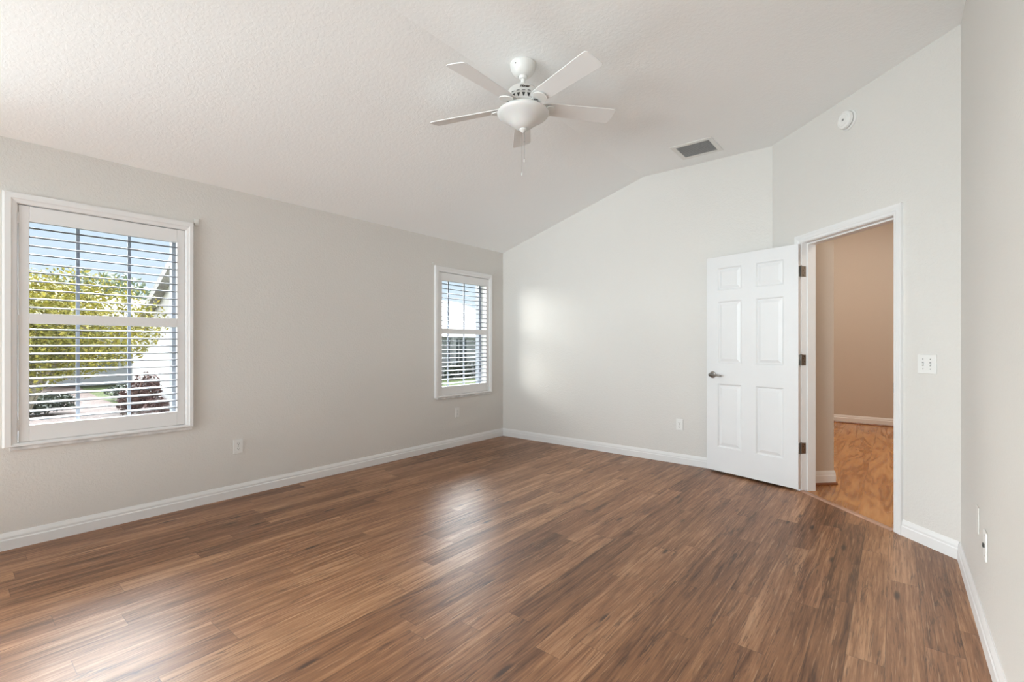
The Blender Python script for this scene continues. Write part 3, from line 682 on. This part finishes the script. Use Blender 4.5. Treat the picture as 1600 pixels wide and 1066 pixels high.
# ------------------------------------------------------------------ the hall beyond the doorway
HF = 8.93
hall_poly = [P(JR, -0.03), P(JL, -0.03), P(JL, -0.117), P(1.41, -0.117), P(1.41, -0.4145), (1.5, YB + 0.127), (1.5, HF), (5.6, HF), (5.6, 3.2), P(-0.2, -0.12), P(JR, -0.12)]
struct(MB().prism(hall_poly, -0.08, -0.0).build('floor_hall', M['hallfloor']), 'glossy orange-brown swirl-grained laminate floor of the hall', 'floor')
struct(MB().box(1.4, 5.7, HF, HF + 0.12, -0.08, 3.4).build('wall_hall_far', M['hall']), 'tan wall at the far end of the hall', 'wall')
struct(MB().box(1.38, 1.5, YB + 0.127, HF, -0.08, 3.4).build('wall_hall_left', M['hall']), 'tan left side wall of the hall', 'wall')
struct(MB().box(5.6, 5.72, 3.0, HF, -0.08, 3.4).build('wall_hall_right', M['hall']), 'tan right side wall of the hall', 'wall')
struct(MB().box(4.6, 5.6, 3.0, 3.12, -0.08, 3.015).build('wall_hall_near', M['hall']), 'tan near end wall of the hall', 'wall')
hc = MB().box(1.38, 5.72, YB + 0.127, HF + 0.12, 3.4, 3.5)
hc.box(4.5505, 5.72, 3.0, YB + 0.127, 3.015, 3.5).box(1.38, 4.5505, 4.80, YB + 0.127, 3.1655, 3.5)
struct(hc.build('ceiling_hall', M['ceiling']), 'white ceiling of the hall', 'ceiling')
struct(MB().sweep(BB, (1.5, HF, 0.02), (5.6, HF, 0.02), (0, -1, 0)).build('baseboard_hall', M['trim']), 'white baseboard at the far end of the hall', 'baseboard')
SH = [(0.0, 0.0005), (0.026, 0.0005), (0.025, 0.010), (0.020, 0.018), (0.014, 0.021), (0.0, 0.0215)]
struct(MB().sweep(SH, (1.5, HF - 0.0005, 0), (5.6, HF - 0.0005, 0), (0, -1, 0)).build('trim_3', M['shoe']), 'brown shoe moulding at the far end of the hall', 'shoe moulding')
nrm = Vector((Q, -Q, 0))                                # out of the hall's stub wall, towards the doorway
struct(MB().sweep(BB, P3(1.4095, -0.118, 0.02), P3(1.4095, -0.425, 0.02), nrm).build('baseboard_hall.001', M['trim']), 'short white baseboard on the stub wall just inside the hall', 'baseboard')
struct(MB().sweep(SH, P3(1.4095, -0.118, 0), P3(1.4095, -0.435, 0), nrm).build('trim_4', M['shoe']), 'brown shoe moulding on the stub wall just inside the hall', 'shoe moulding')
skin = MB().sweep([(0.0, 0.0), (0.0025, 0.0), (0.0025, 3.0), (0, 3.0)], P3(1.4098, -0.118, 0), P3(1.4098, -0.4155, 0), nrm)
struct(skin.build('wall_hall_stub', M['hall']), 'narrow tan stub wall just inside the doorway', 'wall')

# ------------------------------------------------------------------ outside
GZ = -0.32
struct(MB().box(-60, -WT - 0.001, -50, 70, GZ - 0.3, GZ).build('ground', M['lawn']), 'lawn in front of the windows', 'ground')
struct(MB().prism([(-9.5, -6), (-6.2, -6), (-6.0, 2.9), (-13, 2.95), (-40, 4.5), (-40, 0.5), (-13, 0.8), (-9.2, 0.4)], GZ + 0.002, GZ + 0.02).build('driveway', M['pavers']), 'pinkish paved driveway outside the large window', 'driveway')
struct(MB().box(-15.2, -12.2, 9, 40, GZ + 0.003, GZ + 0.03).build('road', M['concrete']), 'pale concrete street outside the far window', 'road')
def foliage(n, c, rad, size, seed, shell=0.45):
    rnd = random.Random(seed); m = MB()
    lobes = [(Vector((rnd.uniform(-1, 1) * 0.35, rnd.uniform(-1, 1) * 0.35, rnd.uniform(-1, 1) * 0.3)), rnd.uniform(0.5, 0.72)) for _ in range(11)]
    for _ in range(n):
        ce, lr = rnd.choice(lobes)
        d = Vector((rnd.gauss(0, 1), rnd.gauss(0, 1), rnd.gauss(0, 1))).normalized()
        p = ce + d * lr * (1 - shell * rnd.random() ** 2)
        p = Vector((c[0] + p.x * rad[0], c[1] + p.y * rad[1], c[2] + p.z * rad[2]))
        u = Vector((rnd.gauss(0, 1), rnd.gauss(0, 1), rnd.gauss(0, 1))).normalized(); w = u.orthogonal().normalized()
        w = Matrix.Rotation(rnd.uniform(0, 6.28), 3, u) @ w; s = size * rnd.uniform(0.6, 1.3)
        nrm_ = u.cross(w)
        m.add([p - u * s, p + w * s * 0.45 + nrm_ * s * 0.12, p + u * s, p - w * s * 0.45 + nrm_ * s * 0.12], [(0, 1, 2), (0, 2, 3)])
    return m
def tree(label, base, h, c, rad, n, size, leaf, seed, name='leafy_tree', cat='tree', group=None, stems=4):
    t = thing(name, label, cat, base, 0, group); bx, by, bz = base
    lc = (c[0] - bx, c[1] - by, c[2] - bz)
    foliage(n, lc, rad, size, seed).build('foliage', leaf, t, recalc=False)
    rnd = random.Random(seed + 1); tk = MB()
    for k in range(stems):
        e = Vector(lc) + Vector((rnd.uniform(-.5, .5) * rad[0], rnd.uniform(-.6, .6) * rad[1], rnd.uniform(-.3, .3) * rad[2]))
        mid = Vector((e.x * 0.45 + rnd.uniform(-.1, .1), e.y * 0.45 + rnd.uniform(-.1, .1), e.z * 0.5))
        tk.tube([(0, 0, -0.03), mid * 0.5, mid, e], [h * 0.035, h * 0.03, h * 0.022, h * 0.008], 8)
    tk.build('trunk', M['bark'], t, smooth=True)
    return t
tree('round yellow-green tree filling the left half of the large window', (-6.1, 0.62, GZ), 2.4, (-6.1, 0.82, 1.46), (1.75, 1.80, 1.12), 34000, 0.034, M['leaf'], 3, stems=6)
tree('distant grey-green tree behind the yellow-green tree', (-34, 6.4, GZ), 5.0, (-34, 6.5, 3.6), (3.0, 3.0, 2.5), 2500, 0.22, M['leaf_far'], 5)
tree('second distant grey-green tree left of the white roof', (-34, -0.5, GZ), 5.0, (-34, -0.4, 3.7), (3.0, 3.0, 2.6), 2500, 0.22, M['leaf_far'], 6)
for i, (x, y, r, hh) in enumerate(((-7.6, 2.62, 0.36, 0.86), (-8.7, 2.66, 0.30, 0.6), (-6.4, 2.55, 0.30, 0.5))):
    tree(('tall purple-leaved shrub against the white garage wing', 'purple-leaved shrub at the left end of the garage wing', 'low purple-leaved shrub nearest the large window')[i], (x, y, GZ), 0.8, (x, y, GZ + hh * 0.62), (r, r * 0.8, hh * 0.62), 1300, 0.05, M['leaf_red'], 11 + i, 'garden_shrub', 'shrub', 'purple shrubs along the garage wing', 3)
struct(MB().box(-2.0, -WT - 0.002, -2.35, -2.2, GZ, 2.6).build('sun_block_wall', M['stucco']), 'white wall added outside, out of the picture, to block the sun', 'wall')  # unseen wall added to keep the sun out of the left glass door
for i, (x, y, r, hh) in enumerate(((-9.6, 0.35, 0.55, 0.5), (-10.4, 1.55, 0.6, 0.42), (-12.6, 3.4, 0.6, 0.4))):
    tree(('low dark shrub at the foot of the yellow-green tree', 'low dark shrub across the drive behind the tree', 'low dark shrub at the far end of the drive')[i], (x, y, GZ), 0.5, (x, y, GZ + hh * 0.62), (r, r, hh * 0.62), 1300, 0.06, M['leaf_dark'], 41 + i, 'garden_shrub', 'shrub', 'low dark shrubs along the drive', 3)
# own garage wing: gable wall runs away from this wall on the right of the large window's view
gw = thing('garage_wing', 'white stucco garage wing with a rising roof edge right of the large window', 'house', (-7, 3.3, GZ))
def L(x, y, z): return (x + 7, y - 3.3, z - GZ)
g = MB(); pr = [(-10.7, GZ), (-6.3, GZ), (-6.3, 3.14), (-9.3, 1.75), (-10.7, 1.55)]; n_ = len(pr)
g.add([L(x, 3.12, z) for x, z in pr] + [L(x, 5.2, z) for x, z in pr], [tuple(range(n_)), tuple(range(n_, 2 * n_))] + [(i, (i + 1) % n_, n_ + (i + 1) % n_, n_ + i) for i in range(n_)])
g.build('wall', M['stucco'], gw)
g = MB(); pr = [(-9.75, 1.56), (-6.1, 3.25), (-6.1, 3.42), (-9.8, 1.72)]
g.add([L(x, 2.95, z) for x, z in pr] + [L(x, 5.4, z) for x, z in pr], [(0, 1, 2, 3), (4, 5, 6, 7), (0, 1, 5, 4), (1, 2, 6, 5), (2, 3, 7, 6), (3, 0, 4, 7)])
g.build('roof', M['rakegrey'], gw)
# houses across the street
def house(label, x, y0, y1, ze, zr, depth, wins, cols, seed, group='white houses across the street'):
    h = thing('white_house', label, 'house', (x, y0, GZ), 0, group)
    W = y1 - y0; e, r = ze - GZ, zr - GZ
    MB().box(-depth, 0, 0, W, -0.02, e).build('wall', M['stucco'], h)
    rf = MB(); rf.add([(0.5, -0.5, e), (0.5, W + 0.5, e), (-depth - 0.5, W + 0.5, e), (-depth - 0.5, -0.5, e), (-depth / 2, W * 0.30, r), (-depth / 2, W * 0.70, r)],
                      [(0, 1, 2, 3), (0, 1, 5, 4), (1, 2, 5), (2, 3, 4, 5), (3, 0, 4)])
    rf.build('roof', M['rooftile'], h)
    for a, b, z0, z1 in wins:
        f = MB().box(0.002, 0.05, a, b, z0, z1).build('window', M['darkglass'], h)
        for q in (a, (a + b) / 2 - 0.03, b - 0.06): MB().box(0.05, 0.08, q, q + 0.06, z0, z1).build('window_bar', M['stucco'], f)
    for q in cols: MB().box(0.45, 0.62, q - 0.09, q + 0.09, 0, e).build('column', M['stucco'], h)
    return h
house('white house across the street seen through the far window', -12.8, 13.6, 23.0, 1.62, 3.85, 8.0,
      [(0.5, 1.75, 0.35, 1.75), (2.2, 3.4, 0.45, 1.8), (4.2, 6.6, 0.35, 1.75)], (0.2, 2.0, 3.9, 7.2), 1)
house('low white house across the street behind the yellow-green tree', -19.5, 2.6, 10.0, 2.0, 3.35, 8.0,
      [(0.6, 2.0, 0.6, 1.7)], (), 2)
for i, (y, r) in enumerate(((15.45, 0.42), (16.75, 0.6), (18.2, 0.5), (14.45, 0.36))):
    tree(('round dark shrub before the white house, second from its left end', 'largest dark shrub before the middle of the white house', 'dark shrub at the right of the white house front', 'smallest dark shrub at the left end of the white house')[i], (-11.3, y, GZ), 0.8, (-11.3, y, GZ + r * 0.95), (r, r, r), 900, 0.09, M['leaf_dark'], 21 + i, 'garden_shrub', 'shrub', 'dark shrubs before the white house', 3)
